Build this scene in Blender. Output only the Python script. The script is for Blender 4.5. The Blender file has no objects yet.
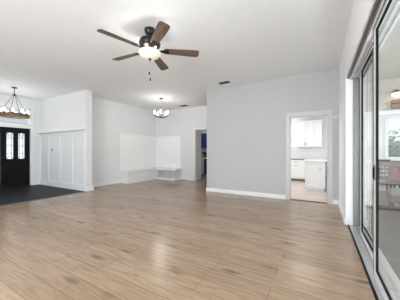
import bpy, bmesh, math, random
from mathutils import Vector, Matrix

S = bpy.context.scene
COL = S.collection
random.seed(7)
R = math.radians

# ------------------------------------------------------------------ camera
CAMZ = 1.18
cd = bpy.data.cameras.new('camera')
cam = bpy.data.objects.new('camera', cd); COL.objects.link(cam)
cd.sensor_width = 36.0; cd.lens = 36.0 * 209.6 / 400.0
cd.clip_start = 0.05; cd.clip_end = 200
cam.location = (0, 0, CAMZ)
cam.rotation_euler = (R(90), 0, R(29.8))
cd.shift_y = 2.0 / 400.0
S.camera = cam

# ------------------------------------------------------------------ world, daylight, exposure
w = bpy.data.worlds.new('world'); S.world = w; w.use_nodes = True
bg = w.node_tree.nodes['Background']
bg.inputs[0].default_value = (0.86, 0.93, 1.0, 1); bg.inputs[1].default_value = 1.1
S.view_settings.view_transform = 'Standard'
S.view_settings.look = 'None'
S.view_settings.gamma = 1.0
S.view_settings.use_curve_mapping = False
S.view_settings.exposure = 0.12

def area(name, loc, rot, sx, sy, power, color=(1, 1, 1)):
    l = bpy.data.lights.new(name, 'AREA'); l.shape = 'RECTANGLE'; l.size = sx; l.size_y = sy
    l.energy = power; l.color = color
    o = bpy.data.objects.new(name, l); COL.objects.link(o); o.location = loc; o.rotation_euler = rot
    return o
# added fill lamps at made-up windows and on the porch floor; other daylight, kitchen and pantry lamps
area('left_fill', (-6.04, -1.5, 1.5), (0, R(-80), 0), 1.6, 2.0, 32, (0.96, 0.98, 1.0))  # added fill lamp, brightens the slider wall from the left
area('rear_right_fill', (-1.45, -3.15, 1.5), (R(100), 0, 0), 2.2, 1.7, 112, (0.95, 0.98, 1.0))  # added fill lamp behind the camera
area('rear_right_up_fill', (-1.45, -3.15, 1.5), (R(140), 0, 0), 2.2, 1.7, 145, (0.90, 0.955, 1.0))  # added fill lamp, tilted up to brighten the ceiling
area('porch_daylight', (4.0, 2.0, 1.4), (0, R(90), 0), 2.4, 6.0, 122, (0.95, 0.98, 1.0))
area('porch_floor_fill', (1.3, 0.9, 0.05), (0, R(118), 0), 1.0, 3.2, 105, (0.90, 0.955, 1.0))  # added fill lamp out of view on the porch floor, lifts the ceiling
area('entry_side_fill', (-7.6, 0.36, 1.5), (R(92), 0, 0), 1.6, 1.6, 13, (0.97, 0.985, 1.0))  # added fill lamp for the wainscot wall
area('front_porch_daylight', (-10.3, 2.6, 1.0), (0, R(-90), 0), 1.9, 2.4, 48, (0.97, 0.985, 1.0))
area('kitchen_lamp', (-0.9, 6.9, 2.66), (0, 0, 0), 1.6, 1.6, 24, (1, 0.98, 0.95))
area('kitchen_window_daylight', (-2.7, 8.2, 1.6), (0, R(-90), 0), 1.2, 1.4, 50, (0.95, 0.98, 1.0))
area('sunroom_daylight', (3.55, 7.1, 1.4), (0, R(90), 0), 1.8, 2.2, 36, (0.96, 0.985, 1.0))
area('pantry_lamp', (-4.9, 8.4, 2.5), (0, 0, 0), 0.4, 0.4, 14, (1, 0.97, 0.93))

def lamp_glow(name, loc, power, radius=0.05, color=(1.0, 0.96, 0.91)):
    l = bpy.data.lights.new(name, 'POINT'); l.energy = power; l.color = color; l.shadow_soft_size = radius
    o = bpy.data.objects.new(name, l); COL.objects.link(o); o.location = loc
    return o

# ------------------------------------------------------------------ materials
def newmat(name):
    m = bpy.data.materials.new(name); m.use_nodes = True
    nt = m.node_tree
    return m, nt, nt.nodes['Principled BSDF']

def mat(name, color, rough=0.5, metal=0.0, noise=0.04, scale=12.0, bump=0.0, bscale=60.0, spec=0.5):
    m, nt, p = newmat(name)
    tc = nt.nodes.new('ShaderNodeTexCoord')
    n = nt.nodes.new('ShaderNodeTexNoise'); n.inputs['Scale'].default_value = scale; n.inputs['Detail'].default_value = 4
    nt.links.new(tc.outputs['Object'], n.inputs['Vector'])
    r = nt.nodes.new('ShaderNodeValToRGB')
    c = color
    r.color_ramp.elements[0].color = tuple(max(0, x * (1 - noise)) for x in c) + (1,)
    r.color_ramp.elements[1].color = tuple(min(1, x * (1 + noise)) for x in c) + (1,)
    r.color_ramp.elements[0].position = 0.3; r.color_ramp.elements[1].position = 0.7
    nt.links.new(n.outputs['Fac'], r.inputs['Fac']); nt.links.new(r.outputs['Color'], p.inputs['Base Color'])
    p.inputs['Roughness'].default_value = rough; p.inputs['Metallic'].default_value = metal
    p.inputs['Specular IOR Level'].default_value = spec
    if bump:
        n2 = nt.nodes.new('ShaderNodeTexNoise'); n2.inputs['Scale'].default_value = bscale; n2.inputs['Detail'].default_value = 3
        nt.links.new(tc.outputs['Object'], n2.inputs['Vector'])
        b = nt.nodes.new('ShaderNodeBump'); b.inputs['Strength'].default_value = bump; b.inputs['Distance'].default_value = 0.01
        nt.links.new(n2.outputs['Fac'], b.inputs['Height']); nt.links.new(b.outputs['Normal'], p.inputs['Normal'])
    return m

def emit(name, color, strength, base=(0.9, 0.88, 0.8)):
    m, nt, p = newmat(name)
    p.inputs['Base Color'].default_value = base + (1,)
    p.inputs['Emission Color'].default_value = color + (1,)
    p.inputs['Emission Strength'].default_value = strength
    p.inputs['Roughness'].default_value = 0.35
    return m

def glass_mat(name, tint=(0.97, 0.985, 0.98), refl=1.0, ior=1.45):
    m = bpy.data.materials.new(name); m.use_nodes = True; nt = m.node_tree
    nt.nodes.clear()
    out = nt.nodes.new('ShaderNodeOutputMaterial'); mx = nt.nodes.new('ShaderNodeMixShader')
    t = nt.nodes.new('ShaderNodeBsdfTransparent'); t.inputs[0].default_value = tint + (1,)
    g = nt.nodes.new('ShaderNodeBsdfGlossy'); g.inputs['Roughness'].default_value = 0.02
    g.inputs[0].default_value = (refl, refl, refl, 1)
    f = nt.nodes.new('ShaderNodeFresnel'); f.inputs[0].default_value = ior
    ge = nt.nodes.new('ShaderNodeNewGeometry'); iv = nt.nodes.new('ShaderNodeMath'); iv.operation = 'SUBTRACT'; iv.inputs[0].default_value = 1.0
    nt.links.new(ge.outputs['Backfacing'], iv.inputs[1])
    mu = nt.nodes.new('ShaderNodeMath'); mu.operation = 'MULTIPLY'
    nt.links.new(f.outputs[0], mu.inputs[0]); nt.links.new(iv.outputs[0], mu.inputs[1])
    nt.links.new(mu.outputs[0], mx.inputs[0]); nt.links.new(t.outputs[0], mx.inputs[1]); nt.links.new(g.outputs[0], mx.inputs[2])
    nt.links.new(mx.outputs[0], out.inputs[0])
    return m

def wood_floor(name, ca, cb, cgrain, plank_l=1.55, plank_w=0.19, rough=0.23):
    m, nt, p = newmat(name); N = nt.nodes; L = nt.links
    tc = N.new('ShaderNodeTexCoord')
    mp = N.new('ShaderNodeMapping'); mp.inputs['Location'].default_value = (0.37, 0.0, 0)
    L.new(tc.outputs['Object'], mp.inputs['Vector'])
    br = N.new('ShaderNodeTexBrick')
    br.offset = 0.37; br.offset_frequency = 2; br.squash = 1.0
    br.inputs['Scale'].default_value = 1.0
    br.inputs['Brick Width'].default_value = plank_l; br.inputs['Row Height'].default_value = plank_w
    br.inputs['Mortar Size'].default_value = 0.0016; br.inputs['Mortar Smooth'].default_value = 0.2
    br.inputs['Bias'].default_value = 0.0
    br.inputs['Color1'].default_value = ca + (1,); br.inputs['Color2'].default_value = cb + (1,)
    br.inputs['Mortar'].default_value = (cgrain[0] * 0.45, cgrain[1] * 0.45, cgrain[2] * 0.45, 1)
    L.new(mp.outputs[0], br.inputs['Vector'])
    # per-plank offset for the grain
    sep = N.new('ShaderNodeSeparateXYZ'); L.new(tc.outputs['Object'], sep.inputs[0])
    fl = N.new('ShaderNodeMath'); fl.operation = 'DIVIDE'; fl.inputs[1].default_value = plank_w; L.new(sep.outputs['Y'], fl.inputs[0])
    fl2 = N.new('ShaderNodeMath'); fl2.operation = 'FLOOR'; L.new(fl.outputs[0], fl2.inputs[0])
    mul = N.new('ShaderNodeMath'); mul.operation = 'MULTIPLY'; mul.inputs[1].default_value = 7.31; L.new(fl2.outputs[0], mul.inputs[0])
    cmb = N.new('ShaderNodeCombineXYZ'); L.new(mul.outputs[0], cmb.inputs['X']); L.new(mul.outputs[0], cmb.inputs['Z'])
    add = N.new('ShaderNodeVectorMath'); add.operation = 'ADD'; L.new(tc.outputs['Object'], add.inputs[0]); L.new(cmb.outputs[0], add.inputs[1])
    m2 = N.new('ShaderNodeMapping'); m2.inputs['Scale'].default_value = (2.4, 22.0, 1.0); L.new(add.outputs[0], m2.inputs['Vector'])
    ns = N.new('ShaderNodeTexNoise'); ns.inputs['Scale'].default_value = 1.5; ns.inputs['Detail'].default_value = 7; ns.inputs['Roughness'].default_value = 0.62
    ns.inputs['Distortion'].default_value = 0.6
    L.new(m2.outputs[0], ns.inputs['Vector'])
    rp = N.new('ShaderNodeValToRGB'); rp.color_ramp.elements[0].position = 0.33; rp.color_ramp.elements[1].position = 0.60
    rp.color_ramp.elements[0].color = (0.0, 0, 0, 1); rp.color_ramp.elements[1].color = (1, 1, 1, 1)
    L.new(ns.outputs['Fac'], rp.inputs['Fac'])
    mx = N.new('ShaderNodeMixRGB'); mx.blend_type = 'MIX'; mx.inputs['Color1'].default_value = cgrain + (1,)
    mxf = N.new('ShaderNodeMath'); mxf.operation = 'MULTIPLY_ADD'; mxf.inputs[1].default_value = 0.5; mxf.inputs[2].default_value = 0.5
    L.new(rp.outputs['Color'], mxf.inputs[0]); L.new(mxf.outputs[0], mx.inputs['Fac'])
    L.new(br.outputs['Color'], mx.inputs['Color2'])
    # knots
    m3 = N.new('ShaderNodeMapping'); m3.inputs['Scale'].default_value = (1.5, 5.2, 1.0); L.new(add.outputs[0], m3.inputs['Vector'])
    vo = N.new('ShaderNodeTexVoronoi'); vo.inputs['Scale'].default_value = 1.0; L.new(m3.outputs[0], vo.inputs['Vector'])
    kr = N.new('ShaderNodeValToRGB'); kr.color_ramp.elements[0].position = 0.03; kr.color_ramp.elements[1].position = 0.22
    kr.color_ramp.elements[0].color = (0.5, 0.44, 0.38, 1); kr.color_ramp.elements[1].color = (1, 1, 1, 1)
    L.new(vo.outputs['Distance'], kr.inputs['Fac'])
    mk = N.new('ShaderNodeMixRGB'); mk.blend_type = 'MULTIPLY'; mk.inputs['Fac'].default_value = 1.0
    L.new(mx.outputs[0], mk.inputs['Color1']); L.new(kr.outputs['Color'], mk.inputs['Color2'])
    L.new(mk.outputs[0], p.inputs['Base Color'])
    p.inputs['Roughness'].default_value = rough
    p.inputs['Specular IOR Level'].default_value = 0.5
    b = N.new('ShaderNodeBump'); b.inputs['Strength'].default_value = 0.08; b.inputs['Distance'].default_value = 0.004
    L.new(ns.outputs['Fac'], b.inputs['Height']); L.new(b.outputs['Normal'], p.inputs['Normal'])
    return m

def grain_mat(name, ca, cb, sx=(2, 26, 26), rough=0.5):
    m, nt, p = newmat(name); N = nt.nodes; L = nt.links
    tc = N.new('ShaderNodeTexCoord'); mp = N.new('ShaderNodeMapping'); mp.inputs['Scale'].default_value = sx
    L.new(tc.outputs['Object'], mp.inputs['Vector'])
    ns = N.new('ShaderNodeTexNoise'); ns.inputs['Scale'].default_value = 2.2; ns.inputs['Detail'].default_value = 6; ns.inputs['Distortion'].default_value = 0.5
    L.new(mp.outputs[0], ns.inputs['Vector'])
    rp = N.new('ShaderNodeValToRGB'); rp.color_ramp.elements[0].position = 0.35; rp.color_ramp.elements[1].position = 0.68
    rp.color_ramp.elements[0].color = ca + (1,); rp.color_ramp.elements[1].color = cb + (1,)
    L.new(ns.outputs['Fac'], rp.inputs['Fac']); L.new(rp.outputs['Color'], p.inputs['Base Color'])
    p.inputs['Roughness'].default_value = rough
    return m

def tile_mat(name, ca, cb, mortar, tw=0.6, th=0.3, rough=0.45, msize=0.004):
    m, nt, p = newmat(name); N = nt.nodes; L = nt.links
    tc = N.new('ShaderNodeTexCoord')
    br = N.new('ShaderNodeTexBrick'); br.inputs['Scale'].default_value = 1.0
    br.inputs['Brick Width'].default_value = tw; br.inputs['Row Height'].default_value = th
    br.inputs['Mortar Size'].default_value = msize
    br.inputs['Color1'].default_value = ca + (1,); br.inputs['Color2'].default_value = cb + (1,); br.inputs['Mortar'].default_value = mortar + (1,)
    L.new(tc.outputs['Object'], br.inputs['Vector'])
    ns = N.new('ShaderNodeTexNoise'); ns.inputs['Scale'].default_value = 5; ns.inputs['Detail'].default_value = 5
    L.new(tc.outputs['Object'], ns.inputs['Vector'])
    mx = N.new('ShaderNodeMixRGB'); mx.blend_type = 'MULTIPLY'; mx.inputs['Fac'].default_value = 0.35
    L.new(br.outputs['Color'], mx.inputs['Color1']); L.new(ns.outputs['Fac'], mx.inputs['Color2'])
    L.new(mx.outputs[0], p.inputs['Base Color']); p.inputs['Roughness'].default_value = rough
    p.inputs['Specular IOR Level'].default_value = 0.15
    return m

def lattice_tile(name):
    # white arabesque-like tile with small grey diamonds, on a wall facing -Y (object x,z)
    m, nt, p = newmat(name); N = nt.nodes; L = nt.links
    tc = N.new('ShaderNodeTexCoord'); sp = N.new('ShaderNodeSeparateXYZ'); L.new(tc.outputs['Object'], sp.inputs[0])
    def math_(op, a, b=None):
        n = N.new('ShaderNodeMath'); n.operation = op
        for i, v in enumerate((a, b)):
            if v is None: continue
            if isinstance(v, (int, float)): n.inputs[i].default_value = v
            else: L.new(v, n.inputs[i])
        return n.outputs[0]
    k = 2 * math.pi / 0.15
    cx = math_('COSINE', math_('MULTIPLY', sp.outputs['X'], k))
    cz = math_('COSINE', math_('MULTIPLY', sp.outputs['Z'], k))
    pr = math_('ABSOLUTE', math_('ADD', cx, cz))
    v = math_('MULTIPLY', pr, 0.5)
    rp = N.new('ShaderNodeValToRGB'); rp.color_ramp.elements[0].position = 0.62; rp.color_ramp.elements[1].position = 0.85
    rp.color_ramp.elements[0].color = (0.80, 0.80, 0.79, 1); rp.color_ramp.elements[1].color = (0.52, 0.53, 0.54, 1)
    L.new(v, rp.inputs['Fac']); L.new(rp.outputs['Color'], p.inputs['Base Color'])
    p.inputs['Roughness'].default_value = 0.25
    return m

M = {}
M['paint'] = mat('wall_paint', (0.785, 0.79, 0.80), 0.6, noise=0.008, scale=3, bump=0.05, bscale=140)
M['ceil'] = mat('ceiling_paint', (0.87, 0.88, 0.89), 0.75, noise=0.01, scale=5, bump=0.12, bscale=90)
M['shiplap'] = mat('shiplap_white', (0.93, 0.93, 0.93), 0.4, noise=0.008, scale=4)
M['shaded_paint'] = mat('wall_paint_shaded', (0.515, 0.52, 0.525), 0.6, noise=0.008, scale=3, bump=0.05, bscale=140)  # wall paint darkened, the shade on the kitchen wall is in the colour
M['casing_shaded'] = mat('trim_paint_shaded', (0.61, 0.615, 0.62), 0.4, noise=0.008, scale=4)  # trim paint darkened, shade painted into the kitchen casing
M['east_lit_paint'] = mat('wall_paint_brightened', (0.90, 0.90, 0.90), 0.6, noise=0.008, scale=3, bump=0.05, bscale=140)  # wall paint lightened to stand in for light missing on the slider wall
M['trim'] = mat('trim_paint', (0.86, 0.86, 0.86), 0.35, noise=0.008, scale=4)
M['wood'] = wood_floor('oak_plank', (0.44, 0.315, 0.212), (0.35, 0.24, 0.156), (0.165, 0.105, 0.063))
M['palewood'] = wood_floor('pale_plank', (0.62, 0.53, 0.46), (0.52, 0.43, 0.37), (0.42, 0.34, 0.28))
M['slate'] = tile_mat('slate_tile', (0.024, 0.026, 0.03), (0.017, 0.019, 0.022), (0.018, 0.018, 0.02), 0.6, 0.3, 0.5)
M['greytile'] = tile_mat('grey_floor', (0.20, 0.205, 0.21), (0.16, 0.165, 0.17), (0.12, 0.12, 0.12), 0.9, 0.2, 0.35)
M['strip'] = mat('dark_strip', (0.09, 0.055, 0.035), 0.45, noise=0.1)
M['black'] = mat('black_paint', (0.006, 0.006, 0.006), 0.5, noise=0.1, spec=0.15)
M['iron'] = mat('iron', (0.03, 0.03, 0.03), 0.45, 0.6, noise=0.1)
M['bronze'] = mat('bronze', (0.022, 0.019, 0.017), 0.28, 0.55, noise=0.15)
M['nickel'] = mat('nickel', (0.50, 0.49, 0.47), 0.28, 1.0, noise=0.05)
M['alu'] = mat('aluminium', (0.62, 0.63, 0.64), 0.38, 0.75, noise=0.03)
M['alu_white'] = mat('white_frame', (0.84, 0.845, 0.85), 0.35, 0.0, noise=0.02)
M['alu_dark'] = mat('grey_frame', (0.30, 0.305, 0.31), 0.4, 0.3, noise=0.03)
M['gasket'] = mat('gasket', (0.007, 0.007, 0.008), 0.6, noise=0.05, spec=0.15)
M['channel'] = mat('channel', (0.13, 0.13, 0.135), 0.45, 0.5, noise=0.05)
M['blade'] = grain_mat('fan_blade', (0.085, 0.05, 0.034), (0.215, 0.145, 0.105))
M['ringwood'] = grain_mat('ring_wood', (0.10, 0.055, 0.028), (0.25, 0.15, 0.075), (6, 6, 26))
M['cab_white'] = mat('cabinet_white', (0.84, 0.84, 0.84), 0.35, noise=0.01)
M['quartz'] = mat('quartz', (0.82, 0.82, 0.82), 0.2, noise=0.03, scale=30)
M['darktop'] = mat('dark_counter', (0.22, 0.22, 0.23), 0.3, noise=0.1)
M['kick'] = mat('toe_kick', (0.32, 0.29, 0.26), 0.6)
M['navy'] = mat('navy_paint', (0.006, 0.014, 0.085), 0.4, noise=0.05)
M['steel'] = mat('steel', (0.55, 0.57, 0.62), 0.35, 0.6, noise=0.04)
M['lattice'] = lattice_tile('lattice_tile')
M['bstile'] = tile_mat('pantry_tile', (0.62, 0.62, 0.64), (0.55, 0.55, 0.57), (0.75, 0.75, 0.75), 0.15, 0.075, 0.3)
M['glass'] = glass_mat('clear_glass', ior=1.25)
M['shade_glass'] = glass_mat('shade_glass', (0.95, 0.95, 0.95), 0.9, 1.3)
M['plastic'] = mat('white_plastic', (0.80, 0.80, 0.80), 0.4, noise=0.01)
M['greyplastic'] = mat('grey_plastic', (0.52, 0.53, 0.54), 0.4, noise=0.02)
M['lens'] = mat('dark_lens', (0.12, 0.12, 0.13), 0.25)
M['bowl'] = emit('lamp_bowl', (1.0, 0.87, 0.66), 0.2, (0.85, 0.80, 0.70))
M['bulb'] = emit('bulb_glow', (1.0, 0.86, 0.66), 7.0)
M['porch_bowl'] = emit('porch_bowl_glow', (1.0, 0.78, 0.45), 3.0)
M['frosted'] = None
M['beige'] = mat('beige_stucco', (0.62, 0.58, 0.51), 0.8, noise=0.04, bump=0.1, bscale=80)
M['siding'] = mat('pale_siding', (0.66, 0.64, 0.66), 0.7, noise=0.03)
M['tan'] = mat('tan_board', (0.42, 0.32, 0.22), 0.6, noise=0.06)
M['bamboo'] = grain_mat('bamboo_shade', (0.16, 0.10, 0.055), (0.30, 0.20, 0.12), (3, 20, 60), 0.7)
M['chairgrey'] = mat('chair_grey', (0.085, 0.085, 0.085), 0.55, noise=0.08)
M['darkwood'] = grain_mat('dark_table', (0.05, 0.04, 0.035), (0.11, 0.085, 0.07))
M['red'] = mat('red_fabric', (0.42, 0.04, 0.06), 0.8, noise=0.08, scale=40)
M['greyfab'] = mat('grey_fabric', (0.22, 0.23, 0.25), 0.85, noise=0.06, scale=50)
M['leaf'] = mat('leaf', (0.13, 0.25, 0.15), 0.6, noise=0.4, scale=6)
M['bark'] = mat('bark', (0.12, 0.08, 0.05), 0.8)
M['lawn'] = mat('lawn', (0.12, 0.22, 0.07), 0.9, noise=0.3, scale=20)

# frosted lite of the front door: bright daylight comes through textured glass
def frosted(name):
    m = bpy.data.materials.new(name); m.use_nodes = True; nt = m.node_tree; nt.nodes.clear()
    out = nt.nodes.new('ShaderNodeOutputMaterial'); a = nt.nodes.new('ShaderNodeAddShader')
    t = nt.nodes.new('ShaderNodeBsdfTranslucent'); t.inputs[0].default_value = (0.8, 0.82, 0.84, 1)
    d = nt.nodes.new('ShaderNodeBsdfTransparent'); d.inputs[0].default_value = (0.8, 0.81, 0.82, 1)
    mx = nt.nodes.new('ShaderNodeMixShader'); mx.inputs[0].default_value = 0.5
    nt.links.new(t.outputs[0], mx.inputs[1]); nt.links.new(d.outputs[0], mx.inputs[2]); nt.links.new(mx.outputs[0], out.inputs[0])
    return m
M['frosted'] = frosted('frosted_glass')

# ------------------------------------------------------------------ helpers
class MB:
    """collects shapes (world coordinates), built as ONE mesh object"""
    def __init__(s): s.bm = bmesh.new()
    def box(s, x0, x1, y0, y1, z0, z1, bevel=0.0):
        b = bmesh.new(); bmesh.ops.create_cube(b, size=1.0)
        for v in b.verts:
            v.co = Vector(((x0 + x1) / 2 + v.co.x * (x1 - x0), (y0 + y1) / 2 + v.co.y * (y1 - y0), (z0 + z1) / 2 + v.co.z * (z1 - z0)))
        if bevel: bmesh.ops.bevel(b, geom=b.edges[:], offset=bevel, segments=2, affect='EDGES', profile=0.6)
        return s.merge(b)
    def merge(s, b, mtx=None):
        if mtx is not None: bmesh.ops.transform(b, matrix=mtx, verts=b.verts)
        me = bpy.data.meshes.new('tmp'); b.to_mesh(me); b.free(); s.bm.from_mesh(me); bpy.data.meshes.remove(me); return s
    def tube(s, pts, r, n=10, r_end=None, cap=True):
        pts = [Vector(p) for p in pts]; rings = []
        b = s.bm; up = None
        for i, p in enumerate(pts):
            d = (pts[min(i + 1, len(pts) - 1)] - pts[max(i - 1, 0)]).normalized()
            if up is None: up = Vector((0, 0, 1)) if abs(d.z) < 0.9 else Vector((1, 0, 0))
            a = d.cross(up).normalized(); up = a.cross(d).normalized()
            rr = r if r_end is None else r + (r_end - r) * i / (len(pts) - 1)
            rings.append([b.verts.new(p + (a * math.cos(t) + up * math.sin(t)) * rr) for t in [2 * math.pi * k / n for k in range(n)]])
        for q in range(len(rings) - 1):
            for k in range(n):
                b.faces.new((rings[q][k], rings[q][(k + 1) % n], rings[q + 1][(k + 1) % n], rings[q + 1][k]))
        if cap:
            b.faces.new(rings[0][::-1]); b.faces.new(rings[-1])
        return s
    def lathe(s, c, prof, n=28, closed=False):
        """prof: list of (radius, z offset)"""
        b = s.bm; rings = []
        for r, z in prof:
            if r < 1e-5: rings.append([b.verts.new((c[0], c[1], c[2] + z))])
            else: rings.append([b.verts.new((c[0] + r * math.cos(2 * math.pi * k / n), c[1] + r * math.sin(2 * math.pi * k / n), c[2] + z)) for k in range(n)])
        seq = list(zip(rings, rings[1:]))
        if closed: seq.append((rings[-1], rings[0]))
        for A, B in seq:
            for k in range(n):
                k2 = (k + 1) % n
                if len(A) == 1 and len(B) == 1: continue
                if len(A) == 1: b.faces.new((A[0], B[k2], B[k]))
                elif len(B) == 1: b.faces.new((A[k], A[k2], B[0]))
                else: b.faces.new((A[k], A[k2], B[k2], B[k]))
        return s
    def prism(s, pts, z0, z1, bevel=0.0):
        b = bmesh.new(); lo = [b.verts.new((x, y, z0)) for x, y in pts]; hi = [b.verts.new((x, y, z1)) for x, y in pts]
        n = len(pts)
        b.faces.new(lo[::-1]); b.faces.new(hi)
        for k in range(n): b.faces.new((lo[k], lo[(k + 1) % n], hi[(k + 1) % n], hi[k]))
        if bevel: bmesh.ops.bevel(b, geom=b.edges[:], offset=bevel, segments=2, affect='EDGES')
        return s.merge(b)
    def xform(s, mtx): bmesh.ops.transform(s.bm, matrix=mtx, verts=s.bm.verts); return s
    def build(s, name, material, parent=None, smooth=False, local=False):
        bm = s.bm
        bmesh.ops.recalc_face_normals(bm, faces=bm.faces)
        if parent is not None and not local:
            off = Vector(parent.location); p = parent.parent
            while p is not None: off += Vector(p.location); p = p.parent
            bmesh.ops.translate(bm, verts=bm.verts, vec=-off)
        me = bpy.data.meshes.new(name); bm.to_mesh(me); bm.free()
        me.materials.append(material)
        if smooth:
            for f in me.polygons: f.use_smooth = True
            try: me.set_sharp_from_angle(angle=R(40))
            except Exception: pass
        o = bpy.data.objects.new(name, me); COL.objects.link(o)
        if parent is not None: o.parent = parent
        return o

def tag(o, label, cat, group=None, kind=None):
    o['label'] = label; o['category'] = cat
    if group: o['group'] = group
    if kind: o['kind'] = kind
    return o
def thing(name, label, cat, loc=(0, 0, 0), group=None, kind=None):
    o = bpy.data.objects.new(name, None); COL.objects.link(o); o.location = loc; o.empty_display_size = 0.1
    return tag(o, label, cat, group, kind)
def struct(mb, name, m, label, cat):
    return tag(mb.build(name, m), label, cat, kind='structure')

# ------------------------------------------------------------------ key coordinates
H = 3.05                                   # ceiling
XE = 0.36                                  # inner face of the slider wall
YK = 5.60                                  # kitchen wall face
XK = -2.97                                 # its free corner
YB = 7.45                                  # dining back wall
XD = -6.63                                 # dining side wall
YW = 3.75                                  # entry wainscot wall
XF = -8.90                                 # front door wall
XW = -6.10                                 # free end of wainscot wall

# ------------------------------------------------------------------ floor, ceiling
f = MB(); f.box(-6.06, 0.42, -3.2, YK + .04, -0.1, 0); f.box(-6.06, XK + .12, YK + .04, 7.57, -0.1, 0); f.box(XD, -6.06, YW + 0.2, 7.57, -0.1, 0)
struct(f, 'floor', M['wood'], 'light oak plank floor running through the living and dining area', 'floor')
struct(MB().box(XK + .12, 0.4, YK + .04, 9.95, -0.1, 0), 'floor_kitchen', M['palewood'], 'pale plank floor of the kitchen beyond the threshold', 'floor')
struct(MB().box(XF - 0.1, -6.06, 0.3, YW, -0.1, 0.002), 'floor_entry', M['slate'], 'dark slate tile floor in front of the black front door', 'floor')
struct(MB().box(-6.6, -2.85, 7.57, 9.7, -0.1, 0), 'floor_pantry', M['greytile'], 'grey floor of the navy cabinet room behind the back doorway', 'floor')
struct(MB().box(XF - 0.12, 0.6, -3.32, 7.57, H, H + 0.12), 'ceiling', M['ceil'], 'white textured flat ceiling over the living room and entry', 'ceiling')
struct(MB().box(-2.85, 0.4, 5.72, 9.95, 2.72, 2.8), 'ceiling_kitchen', M['ceil'], 'white ceiling of the kitchen beyond the cased opening', 'ceiling')
struct(MB().box(-6.6, -2.97, 7.57, 9.7, 2.55, 2.63), 'ceiling_pantry', M['ceil'], 'white ceiling of the navy cabinet room', 'ceiling')

# ------------------------------------------------------------------ walls
DY0, DY1, DH = 0.05, 4.12, 2.38            # slider opening
wb = MB()
wb.box(XE, 0.60, -3.2, DY0, 0, H); wb.box(XE, 0.60, DY1, YK + 0.12, 0, H); wb.box(XE, 0.60, DY0, DY1, DH, H)
wb.box(0.40, 0.60, YK + 0.12, 10.07, 0, 2.8)
struct(wb, 'wall_right', M['east_lit_paint'], 'white wall on the right holding the tall sliding glass doors', 'wall')
KX0, KX1, KH = -0.648, 0.158, 2.05
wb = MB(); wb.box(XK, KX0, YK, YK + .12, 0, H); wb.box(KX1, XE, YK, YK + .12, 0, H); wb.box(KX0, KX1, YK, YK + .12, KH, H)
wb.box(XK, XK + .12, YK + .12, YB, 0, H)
struct(wb, 'wall_kitchen', M['shaded_paint'], 'wall in the middle with its shade painted in grey and the opening into the kitchen', 'wall')
PX0, PX1, PH = -4.50, -3.60, 2.11
wb = MB(); wb.box(XD, PX0, YB, YB + .12, 0, H); wb.box(PX1, XK + .12, YB, YB + .12, 0, H); wb.box(PX0, PX1, YB, YB + .12, PH, H)
struct(wb, 'wall_back', M['paint'], 'white back wall of the dining corner with a doorway at its right end', 'wall')
struct(MB().box(XD - .12, XD, YW + .2, YB + .12, 0, H), 'wall_dining', M['paint'], 'white side wall of the dining corner behind the longer bench', 'wall')
struct(MB().box(XF - .12, XW, YW, YW + .2, 0, H), 'wall_entry', M['paint'], 'white entry wall with tall board and batten wainscot', 'wall')
EY0, EY1 = 1.845, 3.465
wb = MB(); wb.box(XF - .12, XF, EY1, YW, 0, H); wb.box(XF - .12, XF, 0.3, EY0, 0, H); wb.box(XF - .12, XF, EY0, EY1, 2.70, H)
struct(wb, 'wall_front', M['paint'], 'white wall around the black front door and its transom', 'wall')
wb = MB(); wb.box(XF - .12, -8.45, .18, .3, 0, H); wb.box(-6.75, -6.1, .18, .3, 0, H); wb.box(-8.45, -6.75, .18, .3, 0, .65); wb.box(-8.45, -6.75, .18, .3, 2.35, H)
struct(wb, 'wall_entry_side', M['paint'], 'white side wall of the entry opposite the wainscot wall', 'wall')
wb = MB(); wb.box(-6.22, -6.1, -3.2, -2.6, 0, H); wb.box(-6.22, -6.1, -.4, .18, 0, H); wb.box(-6.22, -6.1, -2.6, -.4, 0, .6); wb.box(-6.22, -6.1, -2.6, -.4, 2.4, H)
struct(wb, 'wall_left', M['paint'], 'white left wall of the living room', 'wall')
wb = MB(); zz0, zz1 = 0.6, 2.4
wb.box(-6.22, -5.4, -3.32, -3.2, 0, H); wb.box(-3.1, -2.6, -3.32, -3.2, 0, H); wb.box(-0.3, 0.6, -3.32, -3.2, 0, H)
for a, b in ((-5.4, -3.1), (-2.6, -0.3)):
    wb.box(a, b, -3.32, -3.2, 0, zz0); wb.box(a, b, -3.32, -3.2, zz1, H)
struct(wb, 'wall_rear', M['paint'], 'white rear wall of the living room with two added windows', 'wall')
struct(MB().box(-2.97, 0.40, 9.95, 10.07, 0, 2.8), 'wall_kitchen_back', M['trim'], 'white back wall of the kitchen behind the cabinets', 'wall')
struct(MB().box(-2.97, -2.85, YB + .12, 9.95, 0, 2.8), 'wall_kitchen_side', M['trim'], 'white left wall of the kitchen', 'wall')
wb = MB(); wb.box(PX0 - .12, PX0, YB + .12, 7.96, 0, 2.55); wb.box(-6.6, -2.97, 9.58, 9.7, 0, 2.63); wb.box(-6.72, -6.6, 7.57, 9.7, 0, 2.63)
struct(wb, 'wall_pantry', M['paint'], 'white walls of the navy cabinet room behind the back doorway', 'wall')
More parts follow.
